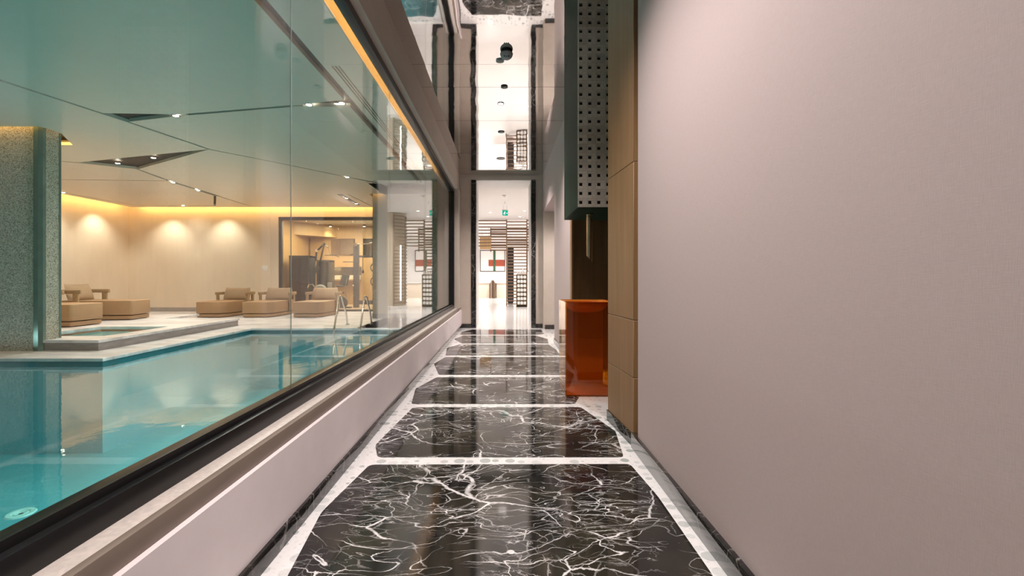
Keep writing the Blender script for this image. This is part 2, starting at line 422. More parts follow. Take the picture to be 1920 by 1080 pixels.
# window 1
win = bpy.data.objects.new('window_1', None); C.objects.link(win); win['kind'] = 'structure'
for nm, b in (('bottom_rail', (-1.14, -1.018, -4, 9.46, .45, .527)), ('top_rail', (-1.09, -1.018, -4, 9.46, 2.874, 2.9375)), ('end_stile', (-1.14, -1.018, 9.36, 9.46, .527, 2.874))):
    box(*b).build(nm, 'blackframe', win, bevel=.004)
box(-1.05, -1.043, -4, 9.36, .527, .552).build('glazing_bead', 'blackframe', win)
js = [-4, -1.7, .3, 2.3, 4.3, 6.3, 8.3, 9.36]
for a, b in zip(js, js[1:]):
    box(-1.084, -1.072, a + .002, b - .002, .53, 2.872).build('pane', 'glass', win)
    if b < 9: box(-1.075, -1.072, b - .002, b + .002, .53, 2.872).build('joint_seal', 'grey', win)
# right wall, near part
struct('wall_right', box(XR, 1.6, -4, 2.86, -.1, H + .2), 'wallR')
struct('baseboard_right', box(XR - .02, XR + .02, -4, 2.95, -.02, .098), 'marbleb', bevel=.006)
# wall behind camera
struct('wall_back', box(-1.1, 1.6, -4.15, -4, -.1, H + .2), 'wallB')
# right wall, far part with the side opening
struct('wall_right_far', box(.85, 1.5, 5.58, 7.6, -.1, H + .2), 'wallR')
struct('wall_right_lintel', box(.85, 1.95, 7.6, YE, 2.5, H + .2), 'wallR')
struct('wall_right_passage', box(.85, 1.95, 9.68, YE, -.1, 2.5), 'wallB')
struct('wall_right_passage_back', box(1.95, 2.05, 5.58, YE, -.1, H), 'wallB')
struct('baseboard_right_far', box(.838, .87, 5.58, 7.6, -.02, .09), 'marbleb')
struct('trim_2', box(.88, 1.9, 9.655, 9.69, -.02, .09), 'marbleb')
# end wall with doorway
ew = struct('wall_end', box(-1.1, -.60, YE, 10.75, -.1, H + .2), 'wallB')
box(.605, 1.95, YE, 10.75, -.1, H + .2).build('wall_side', 'wallB', ew)
box(-.60, .605, YE, 10.75, 3.22, H + .2).build('lintel', 'wallB', ew)
d1 = bpy.data.objects.new('door_1', None); C.objects.link(d1); d1['kind'] = 'structure'
box(-.70, -.597, YE - .025, YE + .06, 0, 3.215).build('jamb', 'marbleb', d1)
box(.604, .70, YE - .025, YE + .06, 0, 3.215).build('jamb', 'marbleb', d1)
box(-.60, -.588, YE + .06, 10.75, 0, 3.22).build('reveal', 'white', d1)
box(.593, .605, YE + .06, 10.75, 0, 3.22).build('reveal', 'white', d1)
box(-.60, .605, YE + .0, 10.75, 3.205, 3.22).build('soffit', 'white', d1)
struct('baseboard_end', box(-.97, -.70, YE - .02, YE + .02, -.02, .09), 'marbleb')
struct('baseboard_end_right', box(.70, .85, YE - .02, YE + .02, -.02, .09), 'marbleb')
# mirror ceiling
ceil = struct('ceiling', box(-1.1, 1.6, -4, YE, H + .02, H + .12), 'dark')
Y0 = 4.18 - .567 * 15
me_p = box(0, 2.38, .002, .565, 0, .015).data('ceiling_panel', 'mirror')
k = 0; y = Y0
while y < YE - .05:
    ln = min(.567, YE - y)
    o = share('ceiling_panel', me_p, ceil, (-.96, y, H), (random.uniform(-.004, .004), random.uniform(-.002, .002), 0))
    if ln < .567: o.scale = (1, ln / .567, 1)
    y += .567

# ================================================================== WASH NICHE
struct('wall_niche', box(1.35, 1.5, 2.86, 5.58, -.1, H + .2), 'wooddark')
wl = thing('wood_wall_cladding', 'light walnut wall cladding beside the amber washbasin pedestal', 'panel', (0, 0, 0))
def clad(z0, z1, name='panel'):
    MB().prism([(.843, 2.95), (.803, 3.5), (1.35, 3.5), (1.35, 2.95)], z0, z1).build(name, 'wood', wl, bevel=.0025, seg=1)
for a, b in ((.08, .446), (.449, .82), (.823, 1.85), (1.853, H)): clad(a, b)
MB().prism([(.838, 2.93), (.796, 3.51), (1.3, 3.51), (1.3, 2.93)], 0, .08).build('plinth', 'marbleb', wl)
box(.895, 1.35, 2.86, 2.95, 0, H).build('edge_strip', 'wooddark', wl)
# far side of the niche
fl = thing('wood_niche_lining', 'brown veneer lining on the far side of the washbasin niche', 'panel')
box(.835, 1.35, 5.48, 5.575, 0, H).build('panel', 'wooddark', fl)
box(.815, .835, 5.44, 5.575, 0, H).build('edge_strip', 'wood', fl)
# hanging box
hb = thing('hanging_vanity_box', 'dark green lacquer box with silver punched front above the washbasin', 'cabinet', (.662, 4.03, 1.724))
zt = H - 1.724
box(0, .03, .021, .93, 0, zt).build('side_panel', 'green', hb, bevel=.002, seg=1)
box(.65, .68, .021, .93, 0, zt).build('side_panel', 'green', hb)
box(.03, .65, .9, .93, 0, zt).build('back_panel', 'green', hb)
box(.03, .65, .021, .90, 0, .02).build('bottom_panel', 'green', hb)
box(.03, .65, .03, .04, .02, zt).build('recess_lining', 'hole', hb)
pt = zt / 20; hs = .0145
me_t = bpy.data.meshes.new('tile')
tb = MB()
hp = pt / 2 - .0006
for (x0, x1, z0, z1) in ((-hp, hp, hs, hp), (-hp, hp, -hp, -hs), (-hp, -hs - .016, -hs, hs), (hs - .016, hp, -hs, hs)):
    tb.box(x0, x1, -.004, .02, z0, z1)
me_t = tb.data('tile', 'foil')
for r in range(20):
    for c_ in range(8):
        share('tile', me_t, hb, (.0396 + c_ * pt, .004 + random.uniform(-.0008, .0008), .0396 + r * pt))
# spout
sp = thing('wall_spout', 'copper steel spout hanging under the green box', 'tap', (.84, 4.45, 1.24))
ro = []; n = 14
prof = [(.028 * math.cos(PI * (1 + k / n)), .028 * math.sin(PI * (1 + k / n))) for k in range(n + 1)] + [(.022 * math.cos(PI * (2 - k / n)), .022 * math.sin(PI * (2 - k / n))) for k in range(n + 1)]
mb = MB(); m_ = len(prof)
v = [(x, y, .035 - x * 1.3) for x, y in prof] + [(x, y, .49) for x, y in prof]
mb.add(v, [(i, (i + 1) % m_, m_ + (i + 1) % m_, m_ + i) for i in range(m_)])
mb.build('spout_channel', 'steel', sp, smooth=True)
MB().lathe([(.04, 0), (.04, .012), (.03, .02)], (0, -.01, .468)).build('mounting_ring', 'chrome', sp, smooth=True)
# pedestal basin
pb = thing('pedestal_washbasin', 'amber glass pedestal washbasin standing in the niche', 'washbasin', (.57, 4.19, 0))
PW, PD, PH = .46, .48, .874
box(0, PW, 0, .012, 0, PH).build('front_wall', 'amber', pb, bevel=.002, seg=1)
box(0, .012, .012, PD, 0, PH).build('side_wall', 'amber', pb, bevel=.002, seg=1)
box(PW - .012, PW, .012, PD, 0, PH).build('side_wall', 'amber', pb)
box(.012, PW - .012, PD - .012, PD, 0, PH).build('back_wall', 'amberback', pb)
box(.012, PW - .012, .012, PD - .012, 0, .015).build('base', 'amberback', pb)
bw = MB(); N = 24; R = 10; v = []; f = []
cx, cyy, ax_, ay_ = PW / 2, PD / 2, PW / 2 - .03, PD / 2 - .03
def sq(a, rx, ry, e):
    ca, sa = math.cos(a), math.sin(a)
    return (cx + rx * math.copysign(abs(ca) ** e, ca), cyy + ry * math.copysign(abs(sa) ** e, sa))
rings = []
for sgn in (1,):
    for i in range(R + 1):
        t = i / R; rr = math.cos(t * PI / 2) ** .6 if i < R else .02
        z = PH - .012 - .10 * math.sin(t * PI / 2)
        rings.append([(*sq(2 * PI * k / N, ax_ * rr, ay_ * rr, .5 + .5 * t), z) for k in range(N)])
top = [(*sq(2 * PI * k / N, PW / 2 - .002, PD / 2 - .002, .12), PH - .002) for k in range(N)]
rings = [top] + rings
for g in rings: v += g
for i in range(len(rings) - 1): f += [(i * N + k, i * N + (k + 1) % N, (i + 1) * N + (k + 1) % N, (i + 1) * N + k) for k in range(N)]
f.append(tuple((len(rings) - 1) * N + k for k in range(N)))
bw.add(v, f); bw.build('bowl', 'amberbowl', pb, smooth=True)
MB().lathe([(.022, 0), (.022, .004), (.012, .006)], (cx, cyy, PH - .110)).build('drain', 'chrome', pb)

# ================================================================== CORRIDOR CEILING FITTINGS
dome = thing('dome_camera', 'grey dome with small holes on the mirror ceiling', 'dome camera', (.03, 4.48, H - .066))
MB().lathe([(.004, -.012)] + [(.063 * math.sin(PI / 2 * k / 8), .045 - .057 * math.cos(PI / 2 * k / 8)) for k in range(1, 9)] + [(.063, .048)], n=24).build('dome', 'grey', dome, smooth=True)
MB().lathe([(.054, .048), (.056, .064)], n=24).build('mounting_base', 'rubber', dome, smooth=True)
for x in (-.02, 0, .02): MB().lathe([(.006, 0), (.006, .004)], (x, -.045, .004), 10, 'y').build('hole', 'hole', dome)
def downlight(loc, r, label, lit=True, group=None, ringmat='dark', lens='lamp'):
    t = thing('downlight', label, 'light', loc, 0, group)
    n = 20
    MB().lathe([(r * .74, .0), (r, -.004), (r, .006), (r * .74, .006), (r * .74, 0)], n=n).build('trim_ring', ringmat, t, smooth=True)
    MB().lathe([(r * .3, -.009), (r * .72, -.002), (r * .72, .008)], n=n).build('lens', lens if lit else 'lampoff', t)
    return t
for (x, y, r, ring, lit, nm) in ((-.035, 4.66, .042, 'grey', False, 'dark recessed downlight just past the dome on the mirror ceiling'),
      (.01, 5.30, .04, 'gunmetal', False, 'small dark recessed downlight second past the dome on mirror ceiling'),
      (-.035, 5.81, .042, 'chrome', True, 'lit recessed downlight with pale ring in the mirror ceiling'),
      (-.035, 6.94, .05, 'gunmetal', False, 'dark recessed downlight farther along the mirror ceiling, before the widest one'),
      (-.05, 8.5, .08, 'grey', False, 'widest dark downlight in the mirror ceiling, nearest the doorway')):
    downlight((x, y, H - .005), r, nm, lit, 'mirror ceiling downlights', ring, 'lampw')

# ================================================================== LOBBY BEHIND THE DOORWAY
fl2 = struct('floor_lobby', box(-3.2, 5, YE - .02, 25, -.12, .0), 'terrL')
struct('ceiling_lobby', box(-3.2, 5, 10.75, 25, H, H + .1), 'white')
struct('wall_lobby_back', box(-3.2, 5, 24.7, 24.85, 0, H), 'white')
struct('wall_lobby_right', box(5, 5.15, 10.75, 24.85, 0, H), 'white')
struct('wall_lobby_left', box(-1.2, -1.1, 10.75, 13.4, 0, H), 'white')
struct('wall_lobby_front', box(-3.3, -1.1, 13.4, 13.55, 0, H), 'white')
struct('wall_lobby_side', box(-3.3, -3.2, 13.4, 24.85, 0, H), 'white')
struct('wall_lobby_front_right', box(1.95, 5, 10.6, 10.75, 0, H), 'white')
# art panels
def art(x0, label):
    t = thing('wall_art_panel', label, 'wall art', (x0, 24.7, 1.42), 0, 'wall art panels in the lobby')
    box(0, 1.36, -.03, 0, 0, 1.15).build('board', 'white', t)
    for b in ((0, 1.36, -.045, 0, 0, .03), (0, 1.36, -.045, 0, 1.12, 1.15), (0, .03, -.045, 0, .03, 1.12), (1.33, 1.36, -.045, 0, .03, 1.12)): box(*b).build('frame_bar', 'dark', t)
    box(.46, 1.33, -.04, -.02, .28, .63).build('red_block', 'red', t)
    box(.72, .84, -.05, -.02, .03, 1.12).build('green_bar', 'greenbar', t)
art(-2.72, 'wall art panel at the left edge of the doorway view, cut by the jamb')
art(-1.27, 'white wall art panel with green bar and red block left of slatted screen')
art(1.28, 'wall art panel right of the slatted screen, mostly behind the jamb')
ct = thing('lobby_counter', 'long white counter with pale fronts under the wall art', 'counter', (0, 24.18, 0))
box(-3.1, 3.4, 0, .5, .78, .85).build('countertop', 'jar', ct, bevel=.01)
for x in (-3.0, -1.86, -.36, 1.1, 2.2): box(x, x + 1.1 if x != -.36 else .98, .06, .5, 0, .775).build('front_panel', 'wallP', ct)
for x, lab in ((-1.22, 'small white cup on the lobby counter, left of the two'), (-1.06, 'small white cup on the lobby counter, right of the two')):
    t = tag(MB().lathe([(.02, 0), (.035, .01), (.045, .09), (.04, .09), (.02, .02)], (0, 0, 0)).build('cup', 'jar', smooth=True), lab, 'cup', 'cups on the lobby counter'); t.location = (x, 24.4, .85)
st = thing('folding_stand', 'pointed brown wooden stand in front of the lobby counter', 'stand', (-.57, 23.9, 0))
MB().prism_y([(-.12, 0), (-.12, .82), (-.02, 1.0), (-.02, 0)], 0, .2).build('side_board', 'slat', st)
MB().prism_y([(.02, 0), (.02, 1.0), (.12, .82), (.12, 0)], 0, .2).build('side_board', 'wooddark', st)
box(-.02, .02, .05, .15, 0, .93).build('core', 'dark', st)
# slatted screen
ss = thing('slatted_screen', 'walnut horizontal slat screen behind the doorway', 'screen', (0, 17.5, 0))
sl_r = box(0, .76, 0, .05, 0, .038).data('slat', 'slat'); sl_l = box(-1.75, 0, 0, .05, 0, .038).data('slat', 'slat')
for i in range(27): share('slat', sl_r, ss, (.13, 0, .06 + i * .1215))
for i in range(9): share('slat', sl_l, ss, (.10, 0, 2.29 + i * .1215)); 
sl_x = box(0, 1.4, 0, .05, 0, .038).data('slat', 'slat')
for i in range(9): share('slat', sl_x, ss, (.9, 0, 2.29 + i * .1215))
for x in (.10, .88): box(x, x + .04, -.03, .08, 0, H).build('post', 'slat', ss)
sc2 = thing('rear_slat_screen', 'second slatted wooden screen hanging deeper in the lobby', 'screen', (0, 20.5, 0))
sl_b = box(-.6, 1.7, 0, .06, 0, .05).data('slat', 'wooddark')
for i in range(9): share('slat', sl_b, sc2, (0, 0, 2.30 + i * .118))
for x in (-.6, 1.65): box(x, x + .05, .06, .1, 2.25, H).build('post', 'slat', sc2)
hw = thing('hanging_wood_panel', 'light brown wood panel hanging behind the upper slats', 'panel', (-1.05, 20.2, 2.35))
box(0, .5, 0, .1, 0, .55).build('board', 'gymwood', hw, bevel=.005)
for x in (.1, .4): MB().tube([(x, .05, .55), (x, .05, .97)], .01, 6).build('suspension_rod', 'chrome', hw)
tc = thing('tall_cabinet', 'dark tall cabinet half hidden behind the slatted screen', 'cabinet', (.16, 18.6, 0))
box(0, .26, 0, .4, .08, 2.3).build('body', 'dark', tc, bevel=.004); box(.02, .24, -.02, 0, .12, 2.26).build('door', 'gunmetal', tc); box(.02, .24, .02, .38, 0, .08).build('plinth', 'rubber', tc)
# display rack with jars
rk = thing('display_rack', 'brown tiered display rack holding white jars in the doorway', 'shelf', (.48, 16.9, 0))
box(0, .40, .28, .30, 0, 1.18).build('back_board', 'wooddark', rk)
for x in (0, .385): box(x, x + .015, 0, .28, 0, 1.18).build('side_board', 'wooddark', rk)
rows = ['lowest', 'second lowest', 'third lowest', 'middle', 'third highest', 'second highest', 'highest']
jm = MB().lathe([(.03, 0), (.052, .012), (.057, .06), (.052, .1), (.03, .118)], n=16).data('jar', 'jar', smooth=True)
for i in range(7):
    z = .06 + i * .16
    box(.015, .385, 0, .28, z, z + .03).build('shelf_board', 'wooddark', rk)
    for k, sd in enumerate(('left', 'middle', 'right')):
        o = share('jar', jm, None, (.48 + .085 + k * .115, 16.925, z + .03))
        tag(o, f'white round jar, {sd} one on the {rows[i]} board of the display rack', 'jar', 'jars on the display rack')
box(-.005, .405, -.005, .30, 1.18, 1.21).build('top_board', 'slat', rk)
for k, (h_, lab) in enumerate(((.12, 'short white bottle on the display rack top, left'), (.12, 'short white bottle on the display rack top, second from left'), (.27, 'tall white bottle standing on the display rack top'), (.13, 'short white bottle on the display rack top, right'))):
    o = MB().lathe([(.035, 0), (.04, .01), (.04, h_ * .6), (.014, h_ * .75), (.014, h_)], n=14).build('bottle', 'jar', smooth=True)
    o.location = (.48 + .06 + k * .09, 17.0, 1.21); tag(o, lab, 'bottle', 'bottles on the display rack')
# exit sign
ex = thing('exit_sign', 'green running man exit sign hanging in the lobby', 'sign', (.05, 14.0, 3.0))
rot = bpy.data.objects
box(-.09, .09, -.012, .012, 0, .16).build('sign_body', 'signgreen', ex)
mb = MB(); y0 = -.015
def seg2(a, b, r): 
    a = Vector(a); b = Vector(b); t = (b - a).normalized(); nn = Vector((-t.y, t.x)) * r
    mb.prism_y([tuple(a + nn), tuple(b + nn), tuple(b - nn), tuple(a - nn)], y0, -.0115)
seg2((-.02, .10), (-.035, .065), .011); seg2((-.035, .065), (-.01, .045), .008); seg2((-.01, .045), (-.02, .02), .007)
seg2((-.035, .065), (-.055, .045), .007); seg2((-.055, .045), (-.075, .045), .006); seg2((-.02, .10), (.01, .085), .006); seg2((-.022, .10), (-.05, .09), .006)
mb.lathe([(.012, 0), (.012, .004)], (-.012, y0, .122), 12, 'y')
mb.build('running_man', 'signwhite', ex)
mb = MB(); seg2((.03, .075), (.055, .075), .007); mb.prism_y([(.055, .095), (.075, .075), (.055, .055)], y0, -.0115); mb.build('arrow', 'signwhite', ex)
box(-.1, .1, -.02, .02, .16, .185).build('mounting_bar', 'chrome', ex)
for x in (-.06, .06): MB().tube([(x, 0, .18), (x, 0, .32)], .005, 6).build('suspension_rod', 'chrome', ex)
ex.rotation_euler = (0, 0, .5)
for (x, y, r, lab) in ((.70, 15.2, .06, 'lit lobby downlight right of the exit sign'), (.60, 16.6, .06, 'lit lobby downlight by the top of the slatted screen'), (-.45, 15.6, .06, 'lit lobby downlight left of the exit sign'), (1.55, 13.2, .06, 'lobby downlight hidden behind the right jamb, seen in the glass')):
    downlight((x, y, H - .004), r, lab, True, 'lobby downlights', 'white', 'lampw')
sm = thing('smoke_detector', 'small white smoke detector on the lobby ceiling before the exit sign', 'detector', (.02, 12.3, H - .03))
MB().lathe([(.03, -.02), (.05, 0), (.055, .03)]).build('detector_body', 'jar', sm, smooth=True)
MB().lathe([(.012, -.03), (.014, -.02)]).build('sensor', 'grey', sm)
spk = thing('sprinkler_head', 'tiny sprinkler head on the lobby ceiling above the exit sign', 'sprinkler', (.04, 13.3, H - .05))
MB().tube([(0, 0, 0), (0, 0, .05)], .01, 8).build('pipe', 'chrome', spk); MB().lathe([(.025, -.006), (.025, 0)]).build('deflector', 'chrome', spk)
# round slatted column seen in the glass
rc = thing('round_slatted_column', 'round beige column wrapped in slats, reflected in the window glass', 'column', (1.75, 16.0, 0))
MB().lathe([(.42, 0), (.42, 3.31)], n=40).build('column_core', 'wallP', rc, smooth=True)
MB().lathe([(.52, 0), (.52, .1), (.46, .12)], n=40).build('base_ring', 'white', rc, smooth=True)
arc = []
for a in range(13): arc.append((.50 * math.cos(PI * .78 + a * PI * .62 / 12), .50 * math.sin(PI * .78 + a * PI * .62 / 12)))
arci = [(x * .9, y * .9) for x, y in arc]
sme = MB().prism(arc + arci[::-1], 0, .035).data('curved_slat', 'slat')
for i in range(26): share('curved_slat', sme, rc, (0, 0, .2 + i * .12))
for a in (0, 12): x, y = arc[a]; box(x - .02, x + .02, y - .02, y + .02, .12, 3.3).build('post', 'slat', rc)
MB().tube([(arc[9][0] * 1.04, arc[9][1] * 1.04, .3), (arc[9][0] * 1.04, arc[9][1] * 1.04, 2.2)], .014, 8).build('light_strip', 'lampw', rc)

# ================================================================== POOL HALL
XW, YW = -12.1, 14.68
# deck
deckp = [(XW, 6.18), (-5.44, 6.18), (-5.44, 9.83), (-1.16, 9.83), (-1.16, YW), (XW, YW)]
dk = struct('floor_deck', MB().prism(deckp, -.045, 0), 'deck', bevel=.006, seg=1)
pw = [(XW, 6.21), (-5.47, 6.21), (-5.47, 9.86), (-1.16, 9.86), (-1.16, 10.1), (-5.7, 10.1), (-5.7, 6.45), (XW, 6.45)]
bas = struct('pool_basin', box(XW, -1.1, -4, 10.1, -1.4, -1.3), 'pooltile')
MB().prism(pw, -1.3, -.16).build('pool_wall', 'pooltile', bas); MB().prism(pw, -.16, -.045).build('waterline_band', 'poolband', bas)
box(-1.16, -1.08, -4, 10.1, -1.3, .46).build('pool_wall', 'pooltile', bas)
box(XW, -1.1, -4.1, -4, -1.3, .46).build('pool_wall', 'pooltile', bas)
dr = MB().lathe([(.02, .0), (.05, .012), (.06, .0), (.075, .012), (.11, .012), (.12, 0)], (0, 0, 0), 28).build('pool_drain_cover', plain('pale turquoise plastic', (.55, .85, .83), .4), smooth=True)
dr.location = (-4.9, 4.62, -1.3); tag(dr, 'pale round drain cover on the pool floor', 'drain cover')
wa = MB().add([(XW, -4, -.085), (-1.16, -4, -.085), (-1.16, 9.86, -.085), (-5.47, 9.86, -.085), (-5.47, 6.21, -.085), (XW, 6.21, -.085)], [(0, 1, 2, 3, 4, 5)]).build('pool_water', 'water')
tag(wa, 'clear turquoise water filling the indoor pool', 'water', kind='stuff')
# made-up bodies for the added underwater spots, unseen on the wall under the window
for k, y in enumerate((1.2, 3.6, 6.0, 8.4)):
    t = MB().lathe([(.09, 0), (.1, -.01), (.1, -.02), (.0, -.03)], (0, 0, 0), 20, 'x').build('added_underwater_lamp', 'chrome', bas, smooth=True); t.location = (-1.16, y, -.75)
# raised platform with spa
plat = [(-6.05, 6.8), (-6.05, 10.43), (-7.75, 10.43), (-7.75, 11.6), (-11.6, 11.6), (-11.6, 6.8)]
spa = [(-7.7, 7.3), (-6.4, 7.3), (-6.4, 8.7), (-7.7, 8.7)]
V, comps = cdt_panels(plat, [spa])
pf = struct('floor_platform', extrude_tris(V, comps[0], .12, .16), 'deck')
MB().prism([(-6.07, 6.82), (-6.07, 10.41), (-6.3, 10.41), (-6.3, 7.05), (-11.6, 7.05), (-11.6, 6.82)], 0, .12).build('riser', 'step', pf)
box(-7.72, -6.38, 7.28, 8.72, .0, .07).build('spa_bottom', 'pooltile', pf)
sw = MB().add([(-7.7, 7.3, .13), (-6.4, 7.3, .13), (-6.4, 8.7, .13), (-7.7, 8.7, .13)], [(0, 1, 2, 3)]).build('spa_water', 'spawater')
tag(sw, 'shallow pale green water in the raised platform', 'water', kind='stuff')
# hall walls
wb = struct('wall_hall_back', box(XW - .1, -7.27, YW, YW + .15, 0, 3.75), 'wallP')
box(-7.27, -3.3, YW, YW + .15, 3.05, 3.75).build('wall_over_window', 'wallP', wb)
box(-7.80, -7.53, YW - .03, YW, 0, 3.75).build('pilaster', 'wallP', wb)
struct('wall_hall_left', box(XW - .15, XW, -4, YW + .15, -1.4, 3.75), 'wallP')
struct('wall_hall_near', box(XW, -1.1, -4.3, -4.1, -1.4, 3.75), 'wallP')
struct('wall_hall_right', box(-3.52, -1.5, 12.25, 13.3, 0, 3.75), 'wallB')
struct('wall_hall_return', box(-3.52, -3.35, 13.3, 18.8, 0, 3.75), 'wallB')
struct('baseboard_hall', box(XW, -7.27, YW - .02, YW, 0, .13), 'deckskirt')
struct('baseboard_hall_left', box(XW, XW + .02, 6.5, YW, 0, .13), 'deckskirt')
struct('baseboard_hall_right', box(-3.53, -1.6, 12.23, 12.25, 0, .13), 'deckskirt')
struct('wall_mosaic', box(-1.62, -1.49, 10.2, 13.3, 0, H + .3), 'mosaic')
struct('wall_mosaic_end', box(-1.49, -1.1, 13.1, 13.3, 0, H + .3), 'mosaic')
struct('wall_hall_corner', box(-1.13, -1.02, 9.9, 13.4, 0, H + .3), 'wallB')
# ceiling of panels and dark slots
outer = [(-11.75, -4), (-1.46, -4), (-1.46, 12.1), (-3.6, 12.1), (-3.6, 14.4), (-11.75, 14.4)]
W2 = .055
slots = [
 strip([(-6.2, 2.6), (-5.67, 5.13), (-5.40, 6.32), (-5.1, 7.89)], W2), [(-5.45, 6.15), (-5.36, 6.50), (-4.28, 6.21)],
 strip([(-4.32, 6.21), (-2.75, 5.90)], W2), [(-2.78, 5.905), (-1.90, 5.66), (-1.90, 5.93)],
 strip([(-1.945, -4), (-1.945, 10.9)], .10),
 strip([(-1.80, 4.78), (-1.80, 10.64)], .02), strip([(-1.765, 4.78), (-1.765, 10.64)], .02), strip([(-1.73, 4.78), (-1.73, 10.64)], .02),
 strip([(-5.1, 7.89), (-4.22, 9.02), (-3.48, 10.05), (-2.75, 10.95)], [.04, .04, .08, .1]),
 [(-8.27, 8.81), (-5.08, 7.88), (-7.51, 9.35)],
 strip([(-7.51, 9.33), (-7.70, 10.52), (-7.80, 12.38)], [.05, .1, .14]), strip([(-7.78, 12.3), (-7.91, 14.24)], .05),
 strip([(-7.86, 12.40), (-8.9, 14.03)], .06),
 strip([(-9.6, 8.1), (-8.25, 8.82)], .05), strip([(-11.2, 10.28), (-7.69, 10.47)], .04),
 strip([(-11.5, 4.0), (-11.52, 12.3), (-11.36, 14.0), (-8.9, 14.08)], .07),
 strip([(-4.38, 12.14), (-4.46, 14.03)], .14), strip([(-4.16, 12.14), (-4.10, 14.38)], .04),
]
colhole = [(-9.2, 6.70), (-6.84, 6.70), (-6.80, 6.80), (-6.84, 7.05), (-7.23, 7.64), (-9.2, 7.64)]
V, comps = cdt_panels(outer, slots + [colhole])
V2, c2 = cdt_panels(outer, [colhole])
hc = struct('ceiling_hall', extrude_tris(V2, c2[0], H + .05, H + .08), 'darkslot')
for cmp_ in comps: extrude_tris(V, cmp_, H, H + .05).build('ceiling_panel', 'poolceil', hc)
struct('trim_3', box(-1.47, -1.44, -4, 12.1, H - .002, 3.72), 'wallP')
struct('ceiling_cove', box(XW - .1, -1.1, -4.2, YW + .1, 3.72, 3.85), 'wallP')
# led strips
for nm, b, lab in (('cove_light_strip', (-11.7, -3.6, 14.28, 14.31, H + .082, H + .10), 'amber cove light strip along the back wall of the pool hall'),
                   ('cove_light_strip', (-11.72, -11.69, -3.9, 14.2, H + .082, H + .10), 'amber cove light strip along the left wall of the pool hall'),
                   ('cove_light_strip', (-1.113, -1.101, -3.9, 9.8, H + .17, H + .19), 'amber cove light strip along the top of the corridor window')):
    t = thing(nm, lab, 'light strip', (0, 0, 0)); box(*b).build('diffuser', 'led', t); box(b[0], b[1], b[2], b[3], b[4] - .004, b[4]).build('channel', 'dark', t)
# big mosaic column
col = thing('mosaic_column', 'broad green grey mosaic column standing at the pool edge', 'column', (0, 0, 0))
MB().prism([(-9.0, 6.78), (-7.0, 6.78), (-7.0, 7.05), (-9.0, 7.05)], 0, 3.68).build('front_cladding', 'mosaic', col)
MB().prism([(-7.0, 6.84), (-6.885, 6.84), (-6.885, 7.07), (-7.0, 7.07)], 0, 3.68).build('side_cladding', 'mosaic', col)
MB().prism([(-7.0, 6.775), (-6.93, 6.775), (-6.88, 6.80), (-6.88, 6.845), (-7.0, 6.845)], 0, 3.66).build('corner_trim', 'trim', col)
box(-6.89, -6.878, 7.05, 7.08, 0, 3.66).build('edge_trim', 'trim', col)
area((-7.6, 6.735, 3.6), 1.4, .04, 24, AMBER, (-7.6, 6.80, 3.0))
area((-7.9, 7.36, 3.66), 1.2, .3, 40, AMBER, (-7.9, 7.36, 3.0))
area((-6.845, 6.93, 3.6), .03, .2, 2, AMBER, (-6.90, 6.93, 3.0))
area((-1.3, 11.5, 3.62), .2, 2.0, 5, AMBER, (-1.5, 11.5, 2.6))
area((-2.6, 12.13, 3.5), 1.8, .04, 8, AMBER, (-2.6, 12.4, 3.1))
# downlights of the hall
DL = [(-4.5, 6.25, 42, 'recessed downlight at the tip of the ceiling slot nearest the column'), (-2.50, 5.85, 42, 'recessed downlight in ceiling slot by the window, left of the pair'),
      (-2.06, 5.80, 42, 'recessed downlight in ceiling slot by the window, right of the pair'), (-7.72, 10.64, 42, 'recessed downlight in the ceiling slot over the deck, nearer the dark triangle'),
      (-7.78, 11.6, 42, 'recessed downlight in the ceiling slot over the deck, farther from the triangle'), (-11.51, 11.9, 12, 'recessed downlight beside the left cove, next to the column'),
      (-9.9, 14.06, 8, 'recessed downlight above the back wall, left of the three loungers'), (-3.46, 10.08, 42, 'recessed downlight in the long ceiling line near the ladder'),
      (-7.5, 8.85, 40, 'recessed downlight inside the big dark triangle, left of two'), (-6.5, 8.45, 40, 'recessed downlight inside the big dark triangle, right of two'),
      (-4.40, 12.75, 42, 'recessed downlight in the slot before the gym window, nearer one'), (-4.43, 13.7, 42, 'recessed downlight in the slot before the gym window, farther one')]
for x, y, p, lab in DL:
    downlight((x, y, H - .003), .05, lab, True, 'downlights of the pool hall', 'dark')
    spot((x, y, H - .02), p * 5.8, 150, 1.0, (1, .92, .82), radius=.05)
for x, y, tx, ty in ((-11.6, 11.9, -11.9, 12.0), (-11.55, 13.4, -11.95, 13.5), (-10.6, 14.06, -10.7, 14.5), (-8.9, 14.06, -8.9, 14.5)):
    spot((x, y, H - .02), 100, 92, .9, (1, .87, .72), to=(tx, ty, 2.0), radius=.03)
# wall switch
sw_ = thing('wall_switch', 'square white switch plate on the pool hall pilaster', 'switch', (-7.68, YW - .03, 1.31))
box(-.08, .08, -.012, 0, 0, .17).build('plate', 'jar', sw_, bevel=.004); box(-.045, .045, -.02, -.01, .04, .13).build('button', 'white', sw_, bevel=.003)

